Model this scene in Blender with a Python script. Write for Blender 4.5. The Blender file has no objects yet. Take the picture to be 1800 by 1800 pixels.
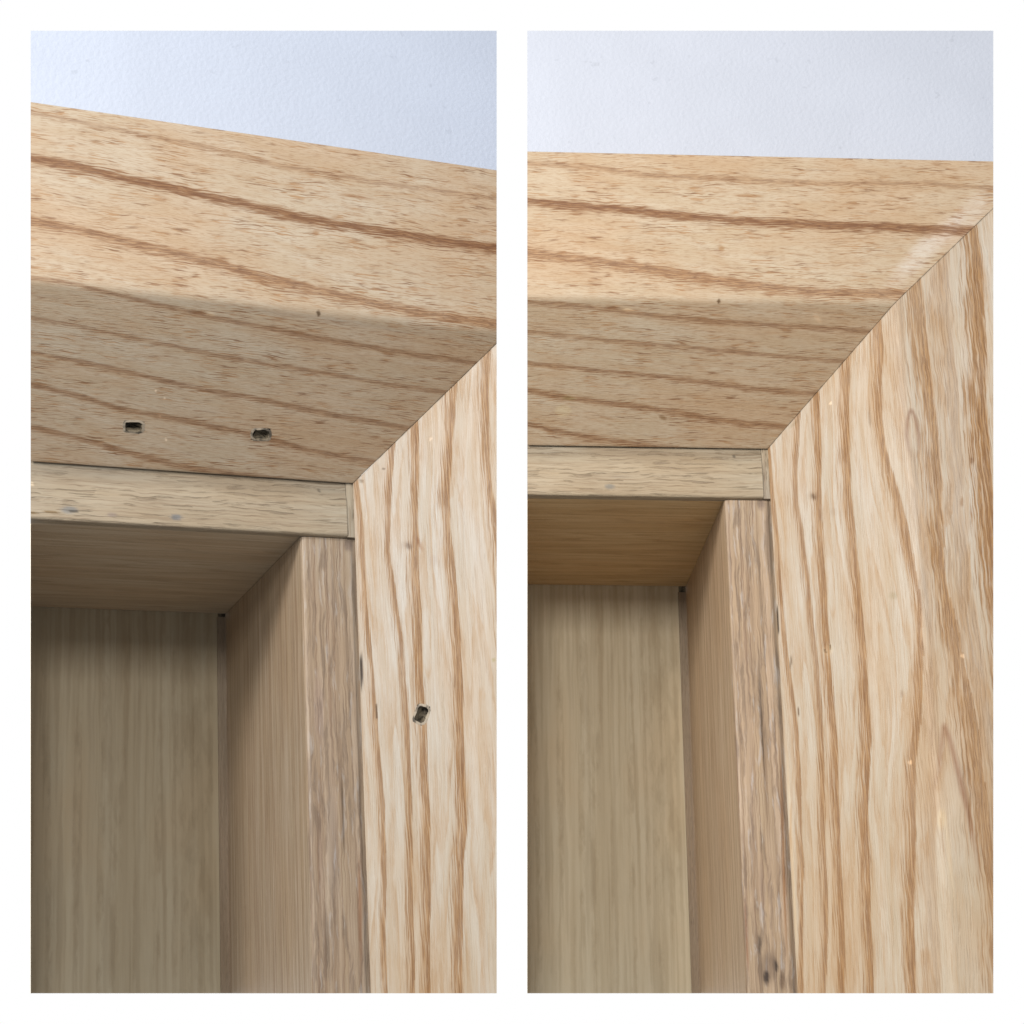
import bpy, bmesh, math, random
import numpy as np
from mathutils import Matrix, Vector

# ------------------------------------------------------------------ camera
S = bpy.context.scene
FPX = 3000.0                       # focal length for an 1800 px wide picture
cam = bpy.data.cameras.new('camera'); camo = bpy.data.objects.new('camera', cam)
S.collection.objects.link(camo); S.camera = camo
camo.location = (0, 0, 0); camo.rotation_euler = (math.radians(90), 0, 0)
cam.lens = FPX / 1800 * 36; cam.sensor_width = 36; cam.clip_start = .05; cam.clip_end = 200
cam.dof.use_dof = True; cam.dof.focus_distance = 10.3; cam.dof.aperture_fstop = 3.2
# ------------------------------------------------------------------ world: white studio surround
W = bpy.data.worlds.new('World'); S.world = W; W.use_nodes = True
wn = W.node_tree; bg = wn.nodes['Background']; bg.inputs[1].default_value = 1.0
_tc = wn.nodes.new('ShaderNodeTexCoord'); _sx = wn.nodes.new('ShaderNodeSeparateXYZ'); wn.links.new(_tc.outputs['Generated'], _sx.inputs[0])
_mr = wn.nodes.new('ShaderNodeMapRange'); _mr.interpolation_type = 'SMOOTHSTEP'      # white wall ahead, dimmer room behind
_mr.inputs[1].default_value = .25; _mr.inputs[2].default_value = .75; wn.links.new(_sx.outputs[1], _mr.inputs[0])
_up = wn.nodes.new('ShaderNodeMapRange'); _up.inputs[1].default_value = -1; _up.inputs[2].default_value = 1     # floor darker than ceiling
_up.inputs[3].default_value = .22; _up.inputs[4].default_value = .75; wn.links.new(_sx.outputs[2], _up.inputs[0])
_cb = wn.nodes.new('ShaderNodeCombineColor')
for _i, _c in enumerate((.97, 1.0, 1.04)):
    _m = wn.nodes.new('ShaderNodeMath'); _m.operation = 'MULTIPLY'; _m.inputs[1].default_value = _c
    wn.links.new(_up.outputs[0], _m.inputs[0]); wn.links.new(_m.outputs[0], _cb.inputs[_i])
_mx = wn.nodes.new('ShaderNodeMix'); _mx.data_type = 'RGBA'; wn.links.new(_mr.outputs[0], _mx.inputs[0])
wn.links.new(_cb.outputs[0], _mx.inputs[6]); _mx.inputs[7].default_value = (1, 1, 1, 1); wn.links.new(_mx.outputs[2], bg.inputs[0])
# ------------------------------------------------------------------ lamps
def area(name, loc, target, size, power, col=(1, 1, 1)):
    l = bpy.data.lights.new(name, 'AREA'); l.shape = 'SQUARE'; l.size = size; l.energy = power; l.color = col
    o = bpy.data.objects.new(name, l); S.collection.objects.link(o); o.location = loc
    o.rotation_euler = (Vector(target) - Vector(loc)).to_track_quat('-Z', 'Y').to_euler()
    return o
area('key_lamp', (-7.5, 1.0, 8.0), (0, 9.6, 0), 3.2, 1750, (1, .96, .92))
area('front_lamp', (-.7, .8, 5.0), (0, 10, -1), 1.6, 600, (1, .96, .9))
S.view_settings.view_transform = 'Standard'; S.view_settings.look = 'None'
S.view_settings.exposure = 0; S.view_settings.gamma = 1; S.view_settings.use_curve_mapping = False

# ------------------------------------------------------------------ the two corners: measured sizes and how each one stands
SPEC = {
 'L': dict(d=(0.7052, 0.7, 0.3044, 0.2881, 1.8078, 0.0411), r=(-0.307, -0.3981, -0.0007), t=(-0.6217, -0.3609, 8.8721),
           box=(54, 873, 54, 1746)),
 'R': dict(d=(0.6772, 0.6719, 0.3165, 0.2706, 1.8088, 0.0386), r=(-0.3491, -0.038, 0.0072), t=(1.593, -0.6133, 9.8602),
           box=(927, 1746, 54, 1746)),
}
def rod(r):
    r = np.array(r, float); t = np.linalg.norm(r); k = r / t
    K = np.array([[0, -k[2], k[1]], [k[2], 0, -k[0]], [-k[1], k[0], 0]])
    return np.eye(3) + math.sin(t) * K + (1 - math.cos(t)) * K @ K
LB = np.array([[1, 0, 0], [0, 0, -1], [0, 1, 0]], float)      # local (right, into wall, up) -> (right, down, forward)
CW = np.array([[1, 0, 0], [0, 0, 1], [0, -1, 0]], float)      # (right, down, forward) -> world
SPEC['L']['size'], SPEC['R']['size'] = 1.16, 1.0
for k, s in SPEC.items():
    R = rod(s['r']) @ LB; s['R'] = R; s['T'] = np.array(s['t'])
    Mw = np.eye(4); Mw[:3, :3] = CW @ R * s['size']; Mw[:3, 3] = CW @ s['T'] * s['size']; s['M'] = Matrix(Mw.tolist())
    s['eye'] = -R.T @ s['T']
    s['Sz'], s['Sy'], s['l'], s['w'], s['U'], s['e'] = s['d']; s['Top'] = s['Sz'] + 1
    x0, x1, y0, y1 = s['box']
    def ray(u, v, R=R): return R.T @ np.array([(u - 900) / FPX, (v - 900) / FPX, 1.0])
    s['ray'] = ray
    c = [ray(x0, y0), ray(x1, y0), ray(x1, y1), ray(x0, y1)]; mid = sum(c)
    s['cut'] = []
    for i in range(4):                                        # the four saw cuts that trim a corner sample
        n = np.cross(c[i], c[(i + 1) % 4]); n /= np.linalg.norm(n)
        if n @ mid > 0: n = -n
        s['cut'].append(n)

# ------------------------------------------------------------------ materials
def N(nt, t, **kw):
    n = nt.nodes.new(t)
    for k, v in kw.items(): setattr(n, k, v)
    return n
def math_(nt, op, a, b=None, c=None, clamp=False):
    n = N(nt, 'ShaderNodeMath', operation=op, use_clamp=clamp)
    for i, v in enumerate((a, b, c)):
        if v is None: continue
        if isinstance(v, (int, float)): n.inputs[i].default_value = v
        else: nt.links.new(v, n.inputs[i])
    return n.outputs[0]
def ramp(nt, v, a, b):
    n = N(nt, 'ShaderNodeMapRange', interpolation_type='SMOOTHSTEP')
    nt.links.new(v, n.inputs[0]); n.inputs[1].default_value = a; n.inputs[2].default_value = b
    return n.outputs[0]
def mixc(nt, f, a, b, mode='MIX'):
    n = N(nt, 'ShaderNodeMix', data_type='RGBA', blend_type=mode)
    if isinstance(f, (int, float)): n.inputs[0].default_value = f
    else: nt.links.new(f, n.inputs[0])
    for i, v in ((6, a), (7, b)):
        if isinstance(v, tuple): n.inputs[i].default_value = (*v, 1)
        else: nt.links.new(v, n.inputs[i])
    return n.outputs[2]
def noise(nt, x, y, z, sx, sy, detail=3, rough=.55, dist=0):
    c = N(nt, 'ShaderNodeCombineXYZ')
    nt.links.new(math_(nt, 'MULTIPLY', x, sx), c.inputs[0]); nt.links.new(math_(nt, 'MULTIPLY', y, sy), c.inputs[1])
    c.inputs[2].default_value = z
    n = N(nt, 'ShaderNodeTexNoise'); nt.links.new(c.outputs[0], n.inputs['Vector'])
    n.inputs['Scale'].default_value = 1; n.inputs['Detail'].default_value = detail
    n.inputs['Roughness'].default_value = rough; n.inputs['Distortion'].default_value = dist
    return n.outputs[0]

def wood(name, pale, tan, band, pore, seed, dash=.7, dash_scale=(8, 95), dash_cut=(.53, .60), dash2=.35, fibre=.35, fibre_scale=(3, 60),
         hair=.3, hair_scale=(5, 150), tone_scale=(1.2, 9), rough=.5, bump=.25, mottled=0.0, warm=(1.0, .93, .86), wander=1.0, minor=.25, minor_scale=(.55, 4.5), minor_n=6):
    m = bpy.data.materials.new(name); m.use_nodes = True; nt = m.node_tree
    P = nt.nodes['Principled BSDF']
    M_ = lambda a, b: math_(nt, 'MULTIPLY', a, b)
    ag = N(nt, 'ShaderNodeAttribute', attribute_name='grain'); sg = N(nt, 'ShaderNodeSeparateXYZ'); nt.links.new(ag.outputs['Vector'], sg.inputs[0])
    s, t, tp = sg.outputs
    # slight slow wander so nothing runs ruler-straight
    wz = M_(math_(nt, 'SUBTRACT', noise(nt, s, t, seed + 51, 2.3, 2.0, detail=3), .5), .055 * wander)
    wf = M_(math_(nt, 'SUBTRACT', noise(nt, s, t, seed + 57, 9, 14, detail=2), .5), .014)
    t = math_(nt, 'ADD', t, math_(nt, 'ADD', wz, wf)); tpw = math_(nt, 'ADD', tp, wf)
    ar = N(nt, 'ShaderNodeAttribute', attribute_name='ring'); sr = N(nt, 'ShaderNodeSeparateXYZ'); nt.links.new(ar.outputs['Vector'], sr.inputs[0])
    prof, stren, red = sr.outputs
    at = N(nt, 'ShaderNodeAttribute', attribute_name='tint')
    tone = noise(nt, s, tpw, seed, *tone_scale, detail=5, rough=.6, dist=.4)
    big = noise(nt, s, t, seed + 61, .8, 1.6, detail=3)
    fib = noise(nt, s, tpw, seed + 3.1, *fibre_scale, detail=4, rough=.6)
    hr = noise(nt, s, t, seed + 7.7, *hair_scale, detail=3, rough=.65)
    d1 = noise(nt, s, t, seed + 11, *dash_scale, detail=1, rough=.4)
    d2 = noise(nt, s, t, seed + 14, dash_scale[0] * 2.2, dash_scale[1] * 1.7, detail=1, rough=.4)
    patch = noise(nt, s, t, seed + 19, 3.2, 11, detail=4, rough=.65)
    base = mixc(nt, ramp(nt, tone, .32, .68), pale, tan)
    base = mixc(nt, M_(ramp(nt, big, .4, .65), .8), base, mixc(nt, 1.0, base, warm, 'MULTIPLY'))
    base = mixc(nt, M_(ramp(nt, fib, .42, .66), fibre), base, mixc(nt, .55, tan, band))
    # fine growth lines: sharp on one side, fading on the other, torn by the fibres
    gl = noise(nt, s, tpw, seed + 81, *minor_scale, detail=2, rough=.45)
    saw = math_(nt, 'FRACT', math_(nt, 'ADD', math_(nt, 'MULTIPLY', gl, minor_n), M_(hr, .35)))
    saw = M_(ramp(nt, saw, .35, .93), math_(nt, 'SUBTRACT', 1.0, ramp(nt, saw, .95, 1.0)))
    base = mixc(nt, M_(M_(saw, minor), ramp(nt, patch, .3, .6)), base, mixc(nt, .3, band, tan))
    base = mixc(nt, M_(ramp(nt, hr, .5, .68), hair), base, band)
    if mottled:
        mo = noise(nt, s, t, seed + 23, 2.6, 26, detail=5, rough=.65, dist=.6)
        mo2 = noise(nt, s, t, seed + 29, 4.5, 34, detail=4, rough=.6, dist=.3)
        base = mixc(nt, M_(M_(ramp(nt, mo, .46, .62), mottled), red), base, pore)
        base = mixc(nt, M_(M_(ramp(nt, mo2, .55, .68), .45), red), base, tuple(v * 1.05 for v in (pale[0], pale[0] * .93, pale[0] * .85)))
    dm = M_(ramp(nt, d1, *dash_cut), math_(nt, 'ADD', M_(ramp(nt, patch, .42, .6), .9), .10))
    dm2 = M_(ramp(nt, d2, dash_cut[0] + .02, dash_cut[1] + .04), dash2)
    dcol = mixc(nt, ramp(nt, noise(nt, s, t, seed + 95, 6, 30, detail=2), .4, .65), mixc(nt, .2, band, tan), mixc(nt, .8, band, pore))
    base = mixc(nt, M_(dm, dash), base, dcol); base = mixc(nt, dm2, base, mixc(nt, .4, band, pore))
    # growth rings: torn into fibres along the fraying edge, pores packed inside
    rag = math_(nt, 'ADD', prof, M_(math_(nt, 'SUBTRACT', math_(nt, 'ADD', math_(nt, 'ADD', M_(fib, .2), M_(hr, .35)), M_(d1, .45)), .5), 3.4))
    rf = M_(math_(nt, 'ADD', M_(ramp(nt, rag, .2, .85), .82), M_(ramp(nt, prof, .1, .9), .3), clamp=True), ramp(nt, prof, 0, .2))
    inn = math_(nt, 'ADD', M_(ramp(nt, d1, .46, .6), .6), M_(ramp(nt, hr, .42, .66), .6), clamp=True)
    bc = mixc(nt, inn, mixc(nt, .1, band, tan), mixc(nt, .55, band, pore))
    bc = mixc(nt, M_(M_(ramp(nt, prof, .62, .85), ramp(nt, d1, .4, .56)), .55), bc, pore)
    bc = mixc(nt, M_(ramp(nt, fib, .54, .68), .2), bc, tan)
    bc = mixc(nt, M_(ramp(nt, noise(nt, s, t, seed + 91, 7, 105, detail=3, rough=.7), .54, .68), .6), bc, mixc(nt, .5, pale, band))
    bc = mixc(nt, M_(ramp(nt, d2, .55, .62), .7), bc, pore)
    along = noise(nt, s, tp, seed + 71, 2.4, 3, detail=3)
    rf2 = M_(M_(rf, stren), math_(nt, 'ADD', M_(ramp(nt, along, .3, .55), .3), .9, clamp=True))
    base = mixc(nt, rf2, base, bc)
    base = mixc(nt, M_(M_(rf2, red), .75 if not mottled else 0), base, pore)
    col = mixc(nt, 1.0, base, at.outputs['Color'], 'MULTIPLY')
    nt.links.new(col, P.inputs['Base Color'])
    rg = math_(nt, 'ADD', M_(hr, .25), rough - .12); nt.links.new(rg, P.inputs['Roughness'])
    P.inputs['Specular IOR Level'].default_value = .35
    hgt = math_(nt, 'SUBTRACT', M_(hr, .5), math_(nt, 'ADD', M_(dm, .6), M_(rf2, .4)))
    b = N(nt, 'ShaderNodeBump'); b.inputs['Strength'].default_value = bump; b.inputs['Distance'].default_value = .01
    nt.links.new(hgt, b.inputs['Height']); nt.links.new(b.outputs[0], P.inputs['Normal'])
    return m

def paint(name, col, rough=.6):
    m = bpy.data.materials.new(name); m.use_nodes = True; nt = m.node_tree; P = nt.nodes['Principled BSDF']
    P.inputs['Roughness'].default_value = rough
    tc = N(nt, 'ShaderNodeTexCoord')
    n1 = N(nt, 'ShaderNodeTexNoise'); n1.inputs['Scale'].default_value = 38; n1.inputs['Detail'].default_value = 3
    n2 = N(nt, 'ShaderNodeTexNoise'); n2.inputs['Scale'].default_value = 2.0; n2.inputs['Detail'].default_value = 3
    n3 = N(nt, 'ShaderNodeTexNoise'); n3.inputs['Scale'].default_value = 11; n3.inputs['Detail'].default_value = 2
    for n in (n1, n2, n3): nt.links.new(tc.outputs['Object'], n.inputs['Vector'])
    c = mixc(nt, ramp(nt, n2.outputs[0], .3, .7), col, tuple(v * .965 for v in col))
    speck = ramp(nt, n3.outputs[0], .71, .76)
    c = mixc(nt, math_(nt, 'MULTIPLY', speck, .22), c, tuple(v * .6 for v in col))
    nt.links.new(c, P.inputs['Base Color'])
    b = N(nt, 'ShaderNodeBump'); b.inputs['Strength'].default_value = .22; b.inputs['Distance'].default_value = .02
    nt.links.new(n1.outputs[0], b.inputs['Height']); nt.links.new(b.outputs[0], P.inputs['Normal'])
    return m

MAT = {}
ALB = 1.04
for k, warm in (('L', (0.92, .955, 1.0)), ('R', (.99, .99, .975))):
    c = lambda r, g, b: (r * warm[0] * ALB, g * warm[1] * ALB, b * warm[2] * ALB)
    sd = 0.0 if k == 'L' else 0.0
    MAT[k] = dict(
        head=wood('ash_head_' + k, c(.455, .375, .275), c(.415, .32, .215), c(.32, .16, .062), c(.13, .056, .026), 1, dash=.85, dash_scale=(9.5, 132), dash_cut=(.52, .60), minor=.22, minor_scale=(.7, 5), fibre=.16, hair=.14,
                  fibre_scale=(4, 50), tone_scale=(2, 9), warm=(1.0, .9, .82)),
        side=wood('ash_side_' + k, c(.475, .43, .37), c(.42, .355, .275), c(.345, .185, .066), c(.175, .085, .034), 5, dash=.16, dash_scale=(4, 90), dash2=.08, fibre=.24, minor=.55, minor_scale=(.45, 4), minor_n=7,
                  hair=.22, hair_scale=(4.5, 110), fibre_scale=(2.2, 46), tone_scale=(1.1, 8), bump=.35, warm=(1.0, .90, .80)),
        lip=wood('ash_lipping_' + k, c(.39, .335, .25), c(.34, .275, .19), c(.22, .15, .09), c(.10, .07, .045), 9, dash=.48, dash_scale=(4, 60), dash_cut=(.56, .62), fibre=.5,
                 fibre_scale=(1.2, 30), hair=.55, hair_scale=(2.2, 80), bump=.8),
        top=wood('top_board_wood_' + k, *((c(.54, .43, .30), c(.47, .35, .225), c(.34, .24, .145), c(.2, .13, .08)) if k == 'L' else (c(.60, .43, .235), c(.52, .35, .17), c(.36, .21, .085), c(.2, .11, .05))), 13, dash=.12, dash2=.05, fibre=.4,
                 fibre_scale=(.8, 22), hair=.2, hair_scale=(1, 60), tone_scale=(.7, 12), minor=.8, minor_scale=(.4, 5), minor_n=8),
        board=wood('side_board_wood_' + k, c(.46, .358, .255) if k == 'L' else c(.53, .40, .28), c(.385, .29, .188) if k == 'L' else c(.45, .335, .215), c(.25, .155, .09), c(.14, .095, .065), 17, dash=.25, dash_scale=(1.5, 75), dash_cut=(.5, .62), dash2=.1,
                   fibre=.85, fibre_scale=(.35, 42), hair=.75, hair_scale=(.7, 75), tone_scale=(.8, 22), mottled=.5),
        back=wood('laminate_wood_' + k, *[tuple(v * (.92 if k == 'L' else 1.36) for v in q) for q in ((.40, .345, .245), (.37, .31, .21), (.24, .18, .105), (.19, .14, .08))], 21,
                  dash=.4, dash_scale=(.35, 16), dash_cut=(.47, .62), dash2=0.3, fibre=.35, fibre_scale=(.22, 12), hair=.25, hair_scale=(.9, 34), tone_scale=(.25, 11), wander=.25, minor=.15, bump=.02, rough=.6),
        strip=wood('corner_strip_wood_' + k, c(.27, .205, .14), c(.23, .17, .11), c(.17, .115, .07), c(.10, .07, .045), 37, dash=.1, fibre=.6, fibre_scale=(.5, 50)),
        wall=paint('painted_wall_' + k, (.45, .50, .60) if k == 'L' else (.475, .505, .575)),
    )
def flat(name, col, rough=.9, dirt=.25):
    m = bpy.data.materials.new(name); m.use_nodes = True; nt = m.node_tree; P = nt.nodes['Principled BSDF']
    n = N(nt, 'ShaderNodeTexNoise'); n.inputs['Scale'].default_value = 24; n.inputs['Detail'].default_value = 2
    tc = N(nt, 'ShaderNodeTexCoord'); nt.links.new(tc.outputs['Object'], n.inputs['Vector'])
    nt.links.new(mixc(nt, ramp(nt, n.outputs[0], .4, .62), col, tuple(v * dirt for v in col)), P.inputs['Base Color'])
    P.inputs['Roughness'].default_value = rough; return m
MAT['hole'] = flat('dark_hole_wood', (.19, .155, .105))  # shade of the hollows put into the colour, with darker blotches
MAT['rim'] = flat('splintered_rim_wood', (.34, .285, .215), .7)
MAT['end'] = flat('pale_blocker', (.84, .80, .72), .6, .96)  # kept pale so the added light blocker dims the recess less

# ------------------------------------------------------------------ growth rings traced along each board
# every ring: (strength, redness, width, points...) ; points are read off the boards and laid onto their faces below
RINGS = {}
RINGS['L', 'head'] = [
 (.5, 0, 10, [(53,196),(207,228),(340,253),(480,287),(640,317),(760,333),(873,348)]),
 (1., .55, 17, [(53,277),(140,292),(227,315),(290,325),(357,343),(433,358),(527,382),(640,400),(727,415),(873,435)]),
 (.85, .05, 19, [(53,387),(140,403),(207,420),(290,440),(373,460),(460,486),(593,517),(693,540),(793,557),(873,568)]),
 (.65, .2, 9, [(53,487),(123,498),(227,522),(340,550),(460,574),(577,597),(727,622),(833,637)]),
 (.6, .15, 8, [(53,558),(140,573),(240,595),(373,622),(460,637),(577,657),(693,677),(793,690)]),
 (.65, .15, 9, [(53,618),(157,638),(273,665),(373,687),(460,702),(577,727),(720,752)]),
 (.7, .15, 10, [(53,675),(140,695),(207,717),(307,735),(390,752),(470,770),(543,790),(640,808)]),
 (.7, .15, 11, [(53,748),(140,770),(207,790),(273,807),(340,822),(480,842)]),
]
RINGS['L', 'side'] = [
 (.85, .1, 10, [(628,850),(637,920),(642,1033),(650,1117),(660,1233),(667,1324),(675,1418),(678,1542),(677,1660),(681,1745)]),
 (.85, .2, 11, [(693,783),(687,850),(685,917),(683,967),(693,1033),(705,1117),(715,1217),(718,1290),(722,1387),(724,1480),(723,1558),(727,1667),(727,1745)]),
 (.95, .1, 15, [(733,745),(735,817),(732,900),(736,950),(732,1000),(738,1067),(740,1133),(742,1200),(747,1270),(749,1355),(754,1418),(754,1480),(755,1558),(754,1651),(755,1745)]),
 (.95, .1, 17, [(800,690),(793,800),(788,867),(790,933),(797,1000),(803,1067),(808,1133),(812,1217),(813,1293),(816,1387),(820,1449),(812,1511),(811,1604),(811,1745)]),
 (.9, .1, 15, [(860,623),(857,700),(857,750),(858,800),(863,850),(870,900),(877,950),(890,1100),(900,1300),(905,1745)]),
]
RINGS['R', 'head'] = [
 (.55, 0, 10, [(927,285),(1043,292),(1143,308),(1343,317),(1463,322),(1630,322),(1743,330)]),
 (1., .55, 15, [(927,352),(1010,360),(1110,368),(1210,380),(1335,389),(1463,395),(1563,398),(1630,402),(1713,403)]),
 (.85, .0, 18, [(927,443),(1010,453),(1110,467),(1210,483),(1335,502),(1447,513),(1563,515),(1600,518)]),
 (.65, .2, 9, [(927,530),(1027,538),(1110,550),(1243,563),(1343,570),(1463,577),(1523,582)]),
 (.6, .15, 8, [(927,582),(1043,595),(1143,605),(1277,617),(1343,623),(1413,630),(1473,633)]),
 (.65, .15, 9, [(927,637),(1043,650),(1177,663),(1327,683),(1413,690)]),
 (.75, .1, 11, [(927,685),(1010,700),(1143,717),(1210,728),(1293,742),(1347,746),(1380,750)]),
 (.7, .15, 11, [(927,745),(993,760),(1060,773),(1177,788)]),
]
RINGS['R', 'side'] = [
 (.8, .1, 9, [(1353,783),(1358,860),(1367,933),(1373,1033),(1380,1117),(1391,1195),(1400,1262),(1406,1340),(1408,1449),(1412,1527),(1410,1604),(1411,1745)]),
 (.75, .2, 11, [(1405,740),(1400,833),(1401,883),(1410,933),(1420,1017),(1428,1083),(1437,1167),(1440,1215),(1447,1293),(1448,1418),(1450,1511),(1454,1573),(1453,1667),(1450,1745)]),
 (.9, .1, 14, [(1438,697),(1440,733),(1442,800),(1442,867),(1443,917),(1447,983),(1452,1050),(1454,1100),(1458,1160),(1464,1231),(1470,1293),(1472,1387),(1475,1464),(1479,1573),(1484,1667),(1484,1745)]),
 (.9, .1, 17, [(1493,637),(1490,720),(1492,817),(1493,867),(1500,933),(1507,1000),(1513,1067),(1522,1150),(1523,1215),(1529,1293),(1526,1355),(1523,1433),(1528,1511),(1527,1604),(1532,1667),(1534,1745)]),
 (.85, .05, 18, [(1547,570),(1552,620),(1547,670),(1548,735),(1557,793),(1570,840),(1583,883),(1596,933),(1601,967),(1613,1033),(1619,1100),(1621,1167),(1620,1217),(1616,1278),(1607,1340),(1607,1418),(1607,1511),(1604,1604),(1608,1745)]),
 (.8, 0, 32, [(1615,503),(1623,570),(1630,637),(1640,715),(1650,800),(1653,867),(1655,950),(1657,1000),(1667,1050),(1680,1100),(1692,1167),(1705,1220),(1719,1293),(1728,1371),(1738,1449),(1747,1527),(1765,1745)]),
 (.42, 0, 40, [(1664,480),(1672,600),(1686,750),(1690,900),(1705,1050),(1728,1180),(1745,1300),(1760,1450)]),
 (.35, 0, 34, [(1585,560),(1590,700),(1612,850),(1632,1000),(1640,1150),(1645,1300),(1640,1500),(1650,1745)]),
 (.95, .15, 34, [(1708,380),(1723,453),(1725,553),(1730,620),(1727,687),(1733,755),(1738,810),(1742,900),(1750,1000),(1765,1100),(1790,1300),(1830,1745)]),
]
# marks with a shape of their own: (x, y, half width, half height, lean, tint rgb, softness)
MARKS = {}
MARKS['L', 'head'] = [(560,551,5,6,0,(.3,.25,.2),.5),(620,345,40,4,.15,(.72,.55,.42),.9),(273,686,2,2,0,(1.8,1.9,2),.3),(288,699,2,2,0,(1.8,1.9,2),.3),
    (280,731,2,2,0,(1.7,1.7,1.7),.3),(292,772,2,2,0,(1.7,1.7,1.7),.3),(555,410,9,7,0,(.75,.58,.45),.8),(370,552,14,3,.1,(1.35,1.35,1.3),.8),
    (560,560,330,8,.14,(.93,.95,.98),.9)]
MARKS['R', 'head'] = [(1264,528,4,5,0,(.35,.28,.2),.5),(1320,344,40,4,.02,(.72,.55,.4),.9),(1268,437,8,7,0,(.75,.58,.42),.8),(990,722,18,13,0,(1.1,1.12,1.05),.5),
    (1000,700,16,5,.1,(.8,.88,.75),.7),(1162,882,7,3,0,(.6,.5,.4),.6),(1105,545,15,3,.1,(1.4,1.4,1.35),.7),(1165,734,9,5,.3,(.6,.5,.4),.6),
    (1625,440,36,85,-.9,(1.16,1.27,1.5),.9),(1700,385,40,70,-.6,(1.10,1.16,1.3),.9),(1437,560,7,10,.6,(1.2,1.2,1.2),.7)]  # first two marks brighten the tint as a pale haze by the mitre
MARKS['L', 'side'] = [(718,960,7,9,.3,(.55,.5,.46),.9),(716,958,16,12,0,(.86,.82,.8),.9),(737,955,5,18,.4,(.75,.6,.5),.8),(757,772,3,2,0,(1.5,1.5,1.5),.3),(635,1180,3,42,.02,(.12,.1,.09),.5),
    (635,845,6,4,.3,(.6,.55,.5),.6),(662,1250,1.5,16,.02,(.25,.2,.15),.4),(761,985,12,16,0,(.94,.92,.92),.9),(868,1160,5,5,0,(.8,.8,.6),.8),
    (675,824,3,2,.3,(.4,.35,.3),.4),(795,1135,3,40,.15,(1.1,1.1,1.1),.9),(641,1500,4,300,.025,(1.18,1.16,1.1),.8)]
MARKS['R', 'side'] = [(1430,873,6,8,.3,(.5,.45,.4),.9),(1430,872,15,11,0,(.86,.83,.8),.9),(1464,900,8,12,0,(.9,.87,.85),.9),(1455,1143,12,12,0,(1.12,1.12,1.08),.5),(1450,1143,2,5,.5,(.3,.25,.15),.4),
    (1459,1137,2,5,.3,(.4,.33,.2),.4),(1691,1153,4,4,0,(1.8,1.9,2),.3),(1600,1340,4,4,0,(1.7,1.75,1.8),.3),(1460,709,3,3,0,(1.6,1.6,1.6),.3),
    (1570,1047,11,10,0,(.85,.85,.78),.9),(1708,810,4,9,0,(.62,.5,.4),.7),(1691,882,4,12,0,(.7,.58,.48),.7),(1367,1090,3,32,.03,(.12,.1,.08),.5),
    (1390,1165,1.5,18,.03,(.3,.22,.15),.4),(1404,1250,1.3,10,.03,(.3,.22,.15),.4),(1396,745,12,5,-.8,(.85,.85,.8),.7),(1528,735,3,20,.1,(.7,.68,.66),.8),
    (1392,1500,4,260,.05,(1.15,1.12,1.05),.8),(1668,1500,6,120,.1,(1.12,1.1,1.05),.9),(1655,1440,9,26,0,(1.12,1.1,1.0),.8),
    (1585,1220,4,10,0,(.8,.75,.72),.8),(1700,1380,30,60,.2,(.93,.92,.93),.9)]
# thin figure lines (closed knot outline, arrow-shaped figure)
FIG = {}
FIG['R', 'side'] = [([(1601,716),(1595,740),(1593,765),(1597,790),(1606,813)],5,(.65,.52,.47)),([(1601,716),(1609,735),(1615,765),(1615,790),(1608,813)],5,(.65,.52,.47)),
    ([(1660,1268),(1655,1310),(1650,1355),(1638,1402)],8,(.78,.66,.6)),([(1660,1268),(1672,1309),(1688,1371),(1703,1433),(1716,1500),(1722,1560)],8,(.72,.58,.52)),
    ([(1652,1435),(1655,1480),(1662,1515)],3,(.75,.62,.5)),([(1590,820),(1610,860),(1622,920),(1630,1000),(1640,1100)],5,(1.08,1.07,1.06))]
FIG['L', 'side'] = []
# lipping, strips
MARKS['L', 'lip'] = [(122,896,19,8,0,(.62,.72,.92),.6),(310,909,13,7,0,(.56,.68,.95),.6),(140,898,24,1.3,-.03,(.3,.3,.3),.5),(560,861,3,3,0,(.3,.3,.3),.4),(56,850,3,3,0,(1.8,1.8,1.8),.4),
    (80,900,60,1.5,-.03,(.5,.38,.2),.5),(197,905,12,5,0,(.85,.85,1.0),.8)]
MARKS['R', 'lip'] = [(1072,855,11,6,0,(.62,.7,.85),.6),(1292,801,3,2.5,0,(.3,.3,.3),.4),(1150,856,20,2,0,(.8,.75,.7),.7),(1090,838,26,4,0,(.88,.88,.9),.8)]
MARKS['L', 'board'] = [(612,958,11,15,0,(.68,.66,.7),.7),(609,944,9,2.5,0,(1.3,1.3,1.3),.5),(560,1245,13,90,.02,(1.05,1.06,1.16),.8),(603,1430,2.5,90,.02,(.45,.42,.4),.6),
    (600,1400,4,160,.02,(.75,.72,.7),.8),(585,1480,14,150,.03,(.9,.93,1.0),.9),(575,1650,6,90,.05,(.7,.7,.72),.8),(563,1500,3,200,.02,(.75,.68,.66),.8),(633,1600,5,130,.02,(.75,.55,.42),.8)]
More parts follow.
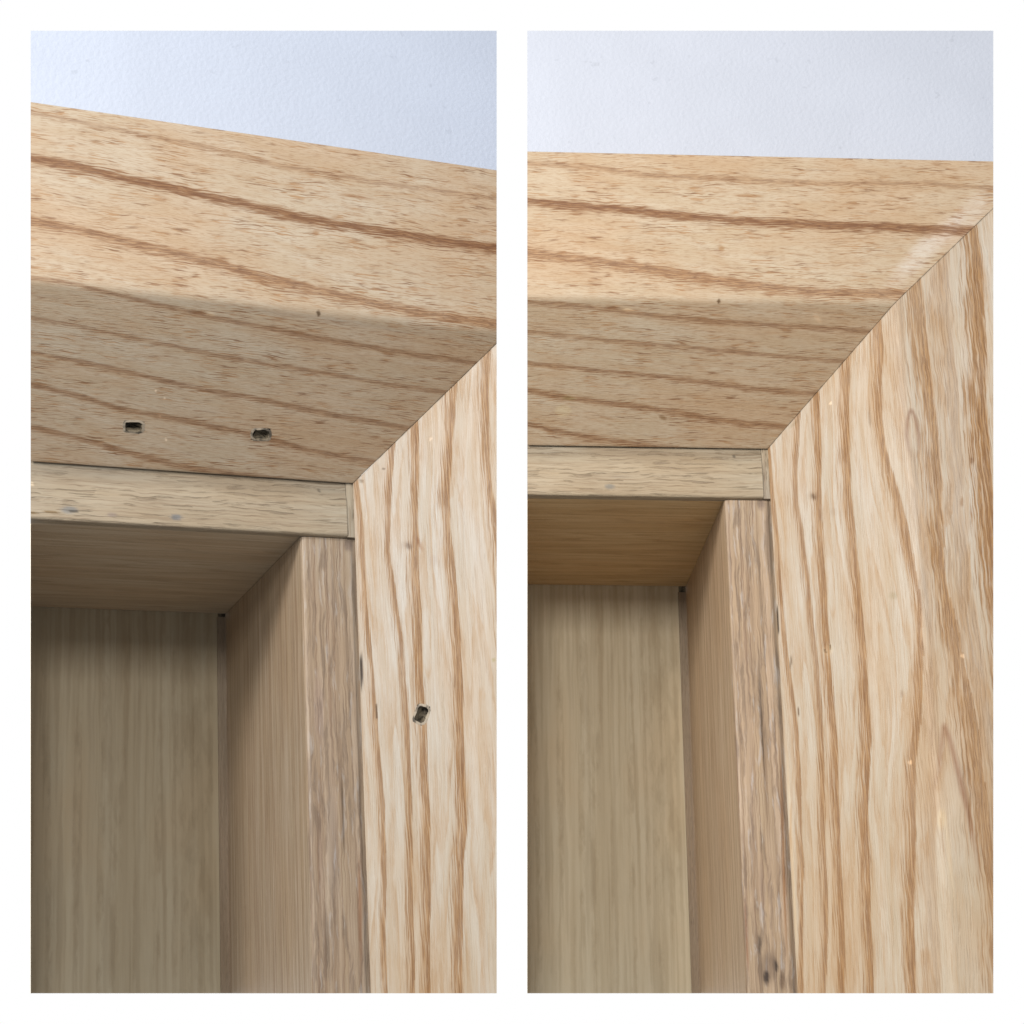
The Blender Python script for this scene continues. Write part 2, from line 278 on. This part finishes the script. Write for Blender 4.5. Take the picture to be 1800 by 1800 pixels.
MARKS['R', 'board'] = [(1338,886,10,14,0,(.68,.66,.7),.7),(1336,873,10,2.5,0,(1.3,1.3,1.3),.5),(1338,1270,2.5,120,.05,(.35,.32,.3),.6),(1345,1350,4,160,.05,(.7,.66,.62),.8),
    (1350,1700,22,42,0,(.62,.6,.6),.8),(1347,1718,7,16,0,(.22,.2,.2),.6),(1364,1697,4,14,.1,(.2,.18,.18),.6),(1335,1660,4,22,0,(.35,.33,.33),.6),(1375,1725,6,22,0,(.5,.45,.42),.7),
    (1377,1500,4,240,.03,(.75,.55,.38),.8),(1322,1420,6,160,.04,(1.12,1.14,1.2),.9),(1312,1640,2,100,.03,(.72,.5,.35),.7),(1340,1560,9,70,.03,(.85,.85,.9),.9)]

# faces of each part, as (point, normal, test) used to lay the traced marks on it
def faces_of(k, part):
    s = SPEC[k]; Sz, Sy, l, w, U, e, T = s['Sz'], s['Sy'], s['l'], s['w'], s['U'], s['e'], s['Top']
    if part == 'head':
        return [((0, 0, Sz), (0, -1, 0), lambda p: p[2] >= Sz - .01), ((0, Sy, 0), (0, -Sz, -Sy), lambda p: True)]
    if part == 'side':
        return [((Sz, 0, 0), (0, -1, 0), lambda p: p[0] >= Sz - .01), ((0, Sy, 0), (-Sy, -Sz, 0), lambda p: True)]
    if part == 'lip': return [((0, Sy, 0), (0, -1, 0), lambda p: p[2] >= -l - .02), ((0, 0, -l), (0, 0, -1), lambda p: True)]
    if part == 'board': return [((0, Sy + e, 0), (0, -1, 0), lambda p: p[0] >= -w - .02), ((-w, 0, 0), (-1, 0, 0), lambda p: True)]
def st(part, p):
    p = np.atleast_2d(p)
    if part in ('head', 'lip', 'top'): return p[:, 0], p[:, 1] - p[:, 2]
    if part in ('side',): return -p[:, 2], p[:, 0] - p[:, 1]
    if part in ('board',): return -p[:, 2], p[:, 0] - p[:, 1]
    return -p[:, 2], p[:, 0] + p[:, 1]                      # back panel and others: upright grain
def lay(k, part, u, v):
    s = SPEC[k]; o = s['eye']; d = s['ray'](u, v); p = None
    for P, n, ok in faces_of(k, part):
        n = np.array(n, float); h = ((np.array(P) - o) @ n) / (d @ n); p = o + d * h
        if ok(p): break
    return p

def decorate(ob, k, part, extra=None):
    me = ob.data; n = len(me.vertices); co = np.empty(n * 3); me.vertices.foreach_get('co', co); co = co.reshape(-1, 3)
    S_, T_ = st(part, co); tp = T_.copy()
    prof = np.zeros(n); stren = np.zeros(n); red = np.zeros(n); tint = np.ones((n, 3))
    rings = RINGS.get((k, part), [])
    cs, refs = [], []
    for (a, r, wd, pts) in rings:
        pp = []
        for (u, v) in pts:
            P = lay(k, part, u, v); Q = lay(k, part, *((u, v + 1) if part == 'head' else (u + 1, v)))
            a1, b1 = st(part, P); a2, b2 = st(part, Q); pp.append((a1[0], b1[0], abs(b2[0] - b1[0]) * wd * .5))
        pp.sort(); pp = np.array(pp)
        # extend past both ends
        sl0 = (pp[1, 1] - pp[0, 1]) / (pp[1, 0] - pp[0, 0]); sl1 = (pp[-1, 1] - pp[-2, 1]) / (pp[-1, 0] - pp[-2, 0])
        c0 = np.clip(sl0, -.3, .3); c1 = np.clip(sl1, -.3, .3)
        xs = np.r_[pp[0, 0] - 1.5, pp[:, 0], pp[-1, 0] + 1.5]; ys = np.r_[pp[0, 1] - 1.5 * c0, pp[:, 1], pp[-1, 1] + 1.5 * c1]
        # smooth resampling of the traced polyline
        g = np.linspace(xs[0], xs[-1], 500); yy = np.interp(g, xs, ys); ker = np.hanning(13); ker /= ker.sum()
        yy = np.convolve(np.pad(yy, 6, 'edge'), ker, 'valid')
        rs = np.random.RandomState(len(cs) + 7)
        wob = np.convolve(rs.normal(0, 1, 540), np.hanning(41) / 20, 'same')[20:520]
        c = np.interp(S_, g, yy); hw = np.interp(S_, np.r_[pp[:, 0]], pp[:, 2]) * (1.22 if part == 'side' else 1.9) * (1 + .35 * np.interp(S_, g, wob))
        dd = (T_ - c) / hw
        # one edge of every ring is crisp, the other frays out
        pr = np.where(dd > 0, 1 - dd / .5, 1 + dd / 2.6) if part == 'side' else np.where(dd > 0, 1 - dd / 1.3, 1 + dd / .8)
        pr = np.clip(pr, 0, 1)
        up = pr > prof
        amp = a * (1 - .25 * np.clip(np.interp(S_, g, np.roll(wob, 77)), -.5, 1.2))
        stren = np.where(up, amp, stren); red = np.where(up, r, red); prof = np.maximum(prof, pr)
        cs.append(c); refs.append(np.interp(pp[:, 0].mean(), g, yy))
    if cs:                                                   # grain-following coordinate between the rings
        C = np.array(cs); o = np.argsort(refs); C = C[o]; Rf = np.array(refs)[o]
        tp = T_ - C[0] + Rf[0]
        for i in range(len(C) - 1):
            m = (T_ >= C[i]); q = np.clip(C[i + 1] - C[i], .01, None)
            tp = np.where(m, Rf[i] + (T_ - C[i]) / q * (Rf[i + 1] - Rf[i]), tp)
        m = T_ >= C[-1]; tp = np.where(m, T_ - C[-1] + Rf[-1], tp)
    for (u, v, hx, hy, lean, rgb, soft) in MARKS.get((k, part), []):
        P = lay(k, part, u, v); ex = lay(k, part, u + 1, v) - P; ey = lay(k, part, u, v + 1) - P
        A = np.array([ex, ey]).T; q = (co - P) @ np.linalg.pinv(A).T
        off = np.abs((co - P) @ np.cross(ex, ey)) / np.linalg.norm(np.cross(ex, ey))
        x, y = q[:, 0], q[:, 1]
        if hx >= hy: y = y - lean * x
        else: x = x - lean * y
        rr = np.sqrt((x / hx) ** 2 + (y / hy) ** 2)
        f = np.clip((1 - rr) / soft * 1.2, 0, 1) * (off < .12); f = f * f * (3 - 2 * f)
        tint *= 1 + f[:, None] * (np.array(rgb) - 1)
    for (pts, hw, rgb) in FIG.get((k, part), []):
        pp = []
        for (u, v) in pts:
            P = lay(k, part, u, v); Q = lay(k, part, u + 1, v)
            a1, b1 = st(part, P); a2, b2 = st(part, Q); pp.append((a1[0], b1[0], abs(b2[0] - b1[0]) * hw))
        pp.sort(); pp = np.array(pp); c = np.interp(S_, pp[:, 0], pp[:, 1]); h = np.interp(S_, pp[:, 0], pp[:, 2])
        L_ = pp[-1, 0] - pp[0, 0]; f = np.clip(1 - np.abs(T_ - c) / h, 0, 1) * np.clip((S_ - pp[0, 0]) / (.08 * L_), 0, 1) * np.clip((pp[-1, 0] - S_) / (.5 * L_), 0, 1)
        tint *= 1 + f[:, None] * (np.array(rgb) ** 1.25 - 1)
    if extra: extra(co, S_, T_, tint)
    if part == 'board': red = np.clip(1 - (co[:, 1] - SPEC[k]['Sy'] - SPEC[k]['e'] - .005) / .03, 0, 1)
    a = me.attributes.new('grain', 'FLOAT_VECTOR', 'POINT'); a.data.foreach_set('vector', np.column_stack([S_, T_, tp]).astype(np.float32).ravel())
    a = me.attributes.new('ring', 'FLOAT_VECTOR', 'POINT'); a.data.foreach_set('vector', np.column_stack([prof, stren, red]).astype(np.float32).ravel())
    a = me.attributes.new('tint', 'FLOAT_COLOR', 'POINT'); a.data.foreach_set('color', np.column_stack([tint, np.ones(n)]).astype(np.float32).ravel())

# ------------------------------------------------------------------ mesh builders (all in a corner's own measures)
def resample(poly, step):
    """closed profile -> list of points; poly entries (a, b, fine) where fine marks a closely divided stretch after it"""
    out = []
    for i, (a, b, fine) in enumerate(poly):
        a2, b2, _ = poly[(i + 1) % len(poly)]
        L = math.hypot(a2 - a, b2 - b); n = max(1, int(L / (step if fine else .25)))
        for j in range(n): out.append((a + (a2 - a) * j / n, b + (b2 - b) * j / n))
    return out
def rnd(p0, p1, p2, r, n=5):
    """rounded corner at p1"""
    p0, p1, p2 = map(np.array, (p0, p1, p2)); a = (p0 - p1) / np.linalg.norm(p0 - p1); b = (p2 - p1) / np.linalg.norm(p2 - p1)
    A, B = p1 + a * r, p1 + b * r
    return [tuple((1 - t) ** 2 * A + 2 * t * (1 - t) * p1 + t * t * B) for t in np.linspace(0, 1, n)]
def sweep(name, k, prof, ends, pos, step, mat, parent, part, extra=None, warp=None, cut=True):
    """prof: list of (a,b); ends(a,b)->(s0,s1); pos(s,a,b)->xyz. A closed solid, then trimmed by the saw cuts."""
    m = len(prof); L = max(e[1] - e[0] for e in (ends(a, b) for a, b in prof)); n = max(2, int(L / step) + 1)
    V = np.zeros((n, m, 3))
    for j, (a, b) in enumerate(prof):
        s0, s1 = ends(a, b)
        for i in range(n): V[i, j] = pos(s0 + (s1 - s0) * i / (n - 1), a, b)
    if warp is not None: V = warp(V)
    bm = bmesh.new(); vs = [[bm.verts.new(V[i, j]) for j in range(m)] for i in range(n)]
    for i in range(n - 1):
        for j in range(m):
            bm.faces.new((vs[i][j], vs[i][(j + 1) % m], vs[i + 1][(j + 1) % m], vs[i + 1][j]))
    bm.faces.new(vs[0][::-1]); bm.faces.new(vs[-1])
    bmesh.ops.recalc_face_normals(bm, faces=bm.faces)
    return finish(name, k, bm, mat, parent, part, extra, cut)
def finish(name, k, bm, mat, parent, part=None, extra=None, cut=True, smooth=True):
    if cut:
        for nrm in SPEC[k]['cut']:
            g = bm.verts[:] + bm.edges[:] + bm.faces[:]
            r = bmesh.ops.bisect_plane(bm, geom=g, dist=1e-5, plane_co=Vector(SPEC[k]['eye']), plane_no=Vector(nrm), clear_outer=True)
            ed = [e for e in bm.edges if e.is_valid and e.is_boundary]
            if ed: bmesh.ops.holes_fill(bm, edges=ed, sides=0)
    big = [f for f in bm.faces if len(f.verts) > 4]
    me = bpy.data.meshes.new(name); bm.normal_update(); bm.to_mesh(me)
    if smooth:
        me.shade_smooth(); me.set_sharp_from_angle(angle=math.radians(28))
    bm.free()
    o = bpy.data.objects.new(name, me); S.collection.objects.link(o); me.materials.append(mat)
    if parent is not None: o.parent = parent
    if part: decorate(o, k, part, extra)
    return o
def box(bm, a, b):
    r = bmesh.ops.create_cube(bm, size=1); c = [(a[i] + b[i]) / 2 for i in range(3)]; d = [b[i] - a[i] for i in range(3)]
    for v in r['verts']: v.co = Vector([c[i] + v.co[i] * d[i] for i in range(3)])
def jitter(V, amp, seed, scale=.25, axis=None):
    """slow, hand-planed waviness"""
    rs = np.random.RandomState(seed); out = V.copy()
    for q in range(5):
        kx = rs.normal(0, 1 / scale, 3); ph = rs.uniform(0, 6.28); d = rs.normal(0, 1, 3); d[0] *= .2
        out += (np.sin(V @ kx + ph)[..., None] * d) * amp / 3
    return out
def pit(holes, k, part):
    """press real hollows into a board where fixings were pulled out"""
    def f(V):
        out = V
        for (u, v, hx, hy, ang, depth) in holes:
            P = lay(k, part, u, v); ex = lay(k, part, u + 1, v) - P; ey = lay(k, part, u, v + 1) - P
            nn = np.cross(ex, ey); nn /= np.linalg.norm(nn)
            if nn @ (SPEC[k]['eye'] - P) > 0: nn = -nn
            q = (V - P) @ np.linalg.pinv(np.array([ex, ey]).T).T; off = np.abs((V - P) @ nn)
            x = q[..., 0] * math.cos(ang) + q[..., 1] * math.sin(ang); y = -q[..., 0] * math.sin(ang) + q[..., 1] * math.cos(ang)
            ins = (np.abs(x) < hx + 2.2) & (np.abs(y) < hy + 2.2) & (off < .1)
            out = out + (ins * depth)[..., None] * nn
        return out
    return f

STEP = .0095
def build(k, label, category, group):
    s = SPEC[k]; Sz, Sy, l, w, U, e, T = s['Sz'], s['Sy'], s['l'], s['w'], s['U'], s['e'], s['Top']
    M = MAT[k]
    root = bpy.data.objects.new('cabinet', None); S.collection.objects.link(root); root.matrix_world = s['M']
    root.empty_display_size = .2
    root['label'] = label; root['category'] = category; root['group'] = group
    XL, ZB = -3.4, -4.6
    # moulding section in (y, z), front side finely divided
    fine = [(p[0], p[1], True) for p in rnd((Sy, T), (0, T), (0, Sz), .05, 7)]
    fine += [(p[0], p[1], True) for p in rnd((0, T), (0, Sz), (Sy, 0), .03, 7)]
    fine += [(p[0], p[1], False) for p in rnd((0, Sz), (Sy, 0), (Sy, T), .012, 3)]
    prof = resample(fine + [(Sy, T, False)], STEP)
    HOL = {'L': dict(head=[(235, 750, 13, 7, .05, .075), (459, 764, 12, 7, .05, .07)], side=[(741, 1256, 8, 12, .35, .07)])}
    hh = HOL.get(k, {}).get('head', []); hs = HOL.get(k, {}).get('side', [])
    fh, fs = pit(hh, k, 'head'), pit(hs, k, 'side')
    def mitre_dark(co, S_, T_, tint):                         # uneven darker line along the joint itself
        d = np.abs(co[:, 0] - co[:, 2]); f = np.clip(1 - d / .007, 0, 1) * .4 * (.55 + .45 * np.sin(co[:, 0] * 31 + 2 * np.sin(co[:, 0] * 83))); tint *= (1 - f)[:, None]
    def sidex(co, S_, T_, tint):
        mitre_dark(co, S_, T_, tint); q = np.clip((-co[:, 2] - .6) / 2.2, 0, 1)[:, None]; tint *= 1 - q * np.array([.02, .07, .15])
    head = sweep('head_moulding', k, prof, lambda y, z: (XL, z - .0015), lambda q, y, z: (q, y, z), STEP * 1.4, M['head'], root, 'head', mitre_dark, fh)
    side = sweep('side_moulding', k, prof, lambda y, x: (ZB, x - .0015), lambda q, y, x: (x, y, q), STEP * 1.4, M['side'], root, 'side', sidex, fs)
    # pulled-fixing holes: a splintered rim and a dark ragged floor set in each hollow
    for part, par, holes in (('head', head, hh), ('side', side, hs)):
        for (u, v, hx, hy, ang, depth) in holes:
            rs = random.Random(int(u)); P = lay(k, part, u, v); ex = lay(k, part, u + 1, v) - P; ey = lay(k, part, u, v + 1) - P
            nn = np.cross(ex, ey); nn /= np.linalg.norm(nn)
            if nn @ (s['eye'] - P) > 0: nn = -nn
            bm = bmesh.new(); K = 22; ro, ri, lo = [], [], []
            for i in range(K):
                a = 2 * math.pi * i / K; ca, sa = math.cos(a), math.sin(a); pw = .38
                x = math.copysign(abs(ca) ** pw, ca) * hx * 1.12; y = math.copysign(abs(sa) ** pw, sa) * hy * 1.14
                x *= 1 + rs.uniform(-.07, .07); y *= 1 + rs.uniform(-.09, .09)
                def W_(f, dpt): 
                    X = x * f * math.cos(ang) - y * f * math.sin(ang); Y = x * f * math.sin(ang) + y * f * math.cos(ang)
                    return bm.verts.new(P + ex * X + ey * Y + nn * dpt)
                ro.append(W_(1.0 + 4.6 / max(5, math.hypot(x, y)), -.0006)); ri.append(W_(1.0 + rs.uniform(0, .06), -.0028)); lo.append(W_(.92 + rs.uniform(-.1, .04), depth * rs.uniform(.3, .8)))
            for A_, B_ in ((ro, ri), (ri, lo)):
                for i in range(K): bm.faces.new((A_[i], A_[(i + 1) % K], B_[(i + 1) % K], B_[i]))
            cen = bm.verts.new(P + nn * depth * .6 + ex * hx * rs.uniform(-.5, .5))
            for i in range(K): bm.faces.new((lo[i], lo[(i + 1) % K], cen))
            bmesh.ops.recalc_face_normals(bm, faces=bm.faces)
            me = bpy.data.meshes.new('staple_hole'); 
            bm.faces.ensure_lookup_table()
            for i, f in enumerate(bm.faces): f.material_index = 0 if i < K else 1
            bm.to_mesh(me); bm.free(); me.materials.append(MAT['rim']); me.materials.append(MAT['hole'])
            o = bpy.data.objects.new('staple_hole', me); S.collection.objects.link(o); o.parent = par
    # head lipping: bull-nosed front, flat underside
    D1 = .07
    g = .003
    pf = [(Sy + .004, .09), (Sy + .016, .03), (Sy + .016, -.01), (Sy + .013, -.05), (Sy + .006, -.09), (Sy + g, -.14)] + rnd((Sy + g, 0), (Sy + g, -l), (Sy + U, -l), .022, 6)
    lp = [(a, b, True) for a, b in pf] + [(Sy + D1, -l, False), (Sy + D1, .09, False)]
    def lip_shade(co, S_, T_, tint):  # upper front darkened in the tint, as shade where it curves back
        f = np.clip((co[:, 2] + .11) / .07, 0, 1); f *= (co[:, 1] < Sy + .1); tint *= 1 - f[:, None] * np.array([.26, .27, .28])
    sweep('head_lipping', k, resample(lp, STEP), lambda a, b: (XL, -.036), lambda q, a, b: (q, a, b), STEP * 1.6, M['lip'], root, 'lip', lip_shade)
    bm = bmesh.new(); box(bm, (-.0335, Sy + .012, -l - .001), (.08, Sy + .3, .06)); finish('corner_block', k, bm, M['lip'], root, 'board', smooth=False)
    # top board behind the lipping
    tb = [(Sy + D1 + .004, -l + .002, True), (Sy + U - .004, -l + .002, False), (Sy + U - .004, -.01, False), (Sy + D1 + .004, -.01, False)]
    sweep('top_board', k, resample(tb, .04), lambda a, b: (XL, -.05), lambda q, a, b: (q, a, b), .05, M['top'], root, 'top')
    # upright side board, its front edge set just behind the moulding
    cor = rnd((0, Sy + e), (-w, Sy + e), (-w, Sy + U), .025, 5)
    sb = [(.09, Sy + e, True), (-.004, Sy + e, True)] + [(a, b, True) for a, b in cor] + [(-w, Sy + U - .004, False), (.09, Sy + U - .004, False)]
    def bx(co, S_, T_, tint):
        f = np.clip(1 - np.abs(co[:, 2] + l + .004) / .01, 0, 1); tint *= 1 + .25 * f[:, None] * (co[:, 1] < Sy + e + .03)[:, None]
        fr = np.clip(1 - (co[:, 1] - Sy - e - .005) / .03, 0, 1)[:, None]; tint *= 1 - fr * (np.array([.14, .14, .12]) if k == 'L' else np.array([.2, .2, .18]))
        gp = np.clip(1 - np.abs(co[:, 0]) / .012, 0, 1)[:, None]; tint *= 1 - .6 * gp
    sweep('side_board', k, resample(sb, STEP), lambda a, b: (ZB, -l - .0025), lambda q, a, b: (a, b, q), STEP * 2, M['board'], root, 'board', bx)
    # corner strip, open at its top end, and the back panel
    bm = bmesh.new(); box(bm, (-w - .056, Sy + U - .012, ZB), (-w + .01, Sy + U - .003, -l - (.022 if k == 'L' else .045))); finish('corner_strip', k, bm, M['strip'], root, 'board', smooth=False)
    bm = bmesh.new(); box(bm, (XL, Sy + U, ZB), (-w - .05, Sy + U + .06, -.02)); bmesh.ops.subdivide_edges(bm, edges=bm.edges[:], cuts=40, use_grid_fill=True)
    finish('back_panel', k, bm, M['back'], root, 'back', smooth=False)
    bm = bmesh.new(); box(bm, (-w - .05, Sy + U + .09, ZB), (0, Sy + U + .12, 0)); finish('dark_gap_backing', k, bm, MAT['hole'], root, smooth=False)  # dark box added behind the open notch so the gap shows black
    # thin sheet added at the sawn-off end to keep light out of the recess
    for i, drop in ((3, 0),):
        nrm = s['cut'][i]; cor = []
        y0, y1 = Sy + .12, Sy + U + .06
        def onx(y, z): return s['eye'][0] - (nrm[1] * (y - s['eye'][1]) + nrm[2] * (z - s['eye'][2])) / nrm[0]
        def onz(y, x): return s['eye'][2] - (nrm[1] * (y - s['eye'][1]) + nrm[0] * (x - s['eye'][0])) / nrm[2]
        if i == 3: cor = [(onx(y, z), y, z) for y, z in ((y0, -l + .01), (y1, -l + .01), (y1, -4.4), (y0, -4.4))]
        else: cor = [(x, y, onz(y, x)) for y, x in ((y0, -w + .01), (y1, -w + .01), (y1, -2.75), (y0, -2.75))]
        bm = bmesh.new(); a = [bm.verts.new(Vector(c) + Vector(nrm) * .0005) for c in cor]; b = [bm.verts.new(Vector(c) + Vector(nrm) * .005) for c in cor]
        bm.faces.new(a); bm.faces.new(b[::-1])
        for j in range(4): bm.faces.new((a[j], b[j], b[(j + 1) % 4], a[(j + 1) % 4]))
        bmesh.ops.recalc_face_normals(bm, faces=bm.faces)
        if i == 3:
            z_ = s['cut'][2]; bmesh.ops.bisect_plane(bm, geom=bm.verts[:] + bm.edges[:] + bm.faces[:], plane_co=Vector(s['eye']), plane_no=Vector(z_), clear_outer=True)
        else:
            z_ = s['cut'][3]; bmesh.ops.bisect_plane(bm, geom=bm.verts[:] + bm.edges[:] + bm.faces[:], plane_co=Vector(s['eye']), plane_no=Vector(z_), clear_outer=True)
        finish('end_blocker', k, bm, MAT['end'], root, None, cut=False, smooth=False)
    return root

wg = 'painted wall above the wooden frame'
for k, lab in (('L', 'pale wooden cabinet corner with three open staple holes in its mouldings'),
               ('R', 'pale wooden cabinet corner with its holes filled and a long bare mitre joint')):
    build(k, lab, 'cabinet', 'wooden cabinet corners')
    s = SPEC[k]
    bm = bmesh.new(); box(bm, (-3.6, s['Sy'] + .004, s['Top'] - .35), (2.6, s['Sy'] + .16, 5))
    bmesh.ops.transform(bm, matrix=Matrix.Identity(4), verts=bm.verts)
    o = finish('wall', k, bm, MAT[k]['wall'], None, smooth=False)
    o.matrix_world = s['M']
    o['label'] = ('smooth bluish white wall above the sloping head moulding with staple holes' if k == 'L'
                  else 'smooth bluish white wall above the nearly level head moulding without holes')
    o['category'] = 'wall'; o['group'] = 'white walls above the cabinets'
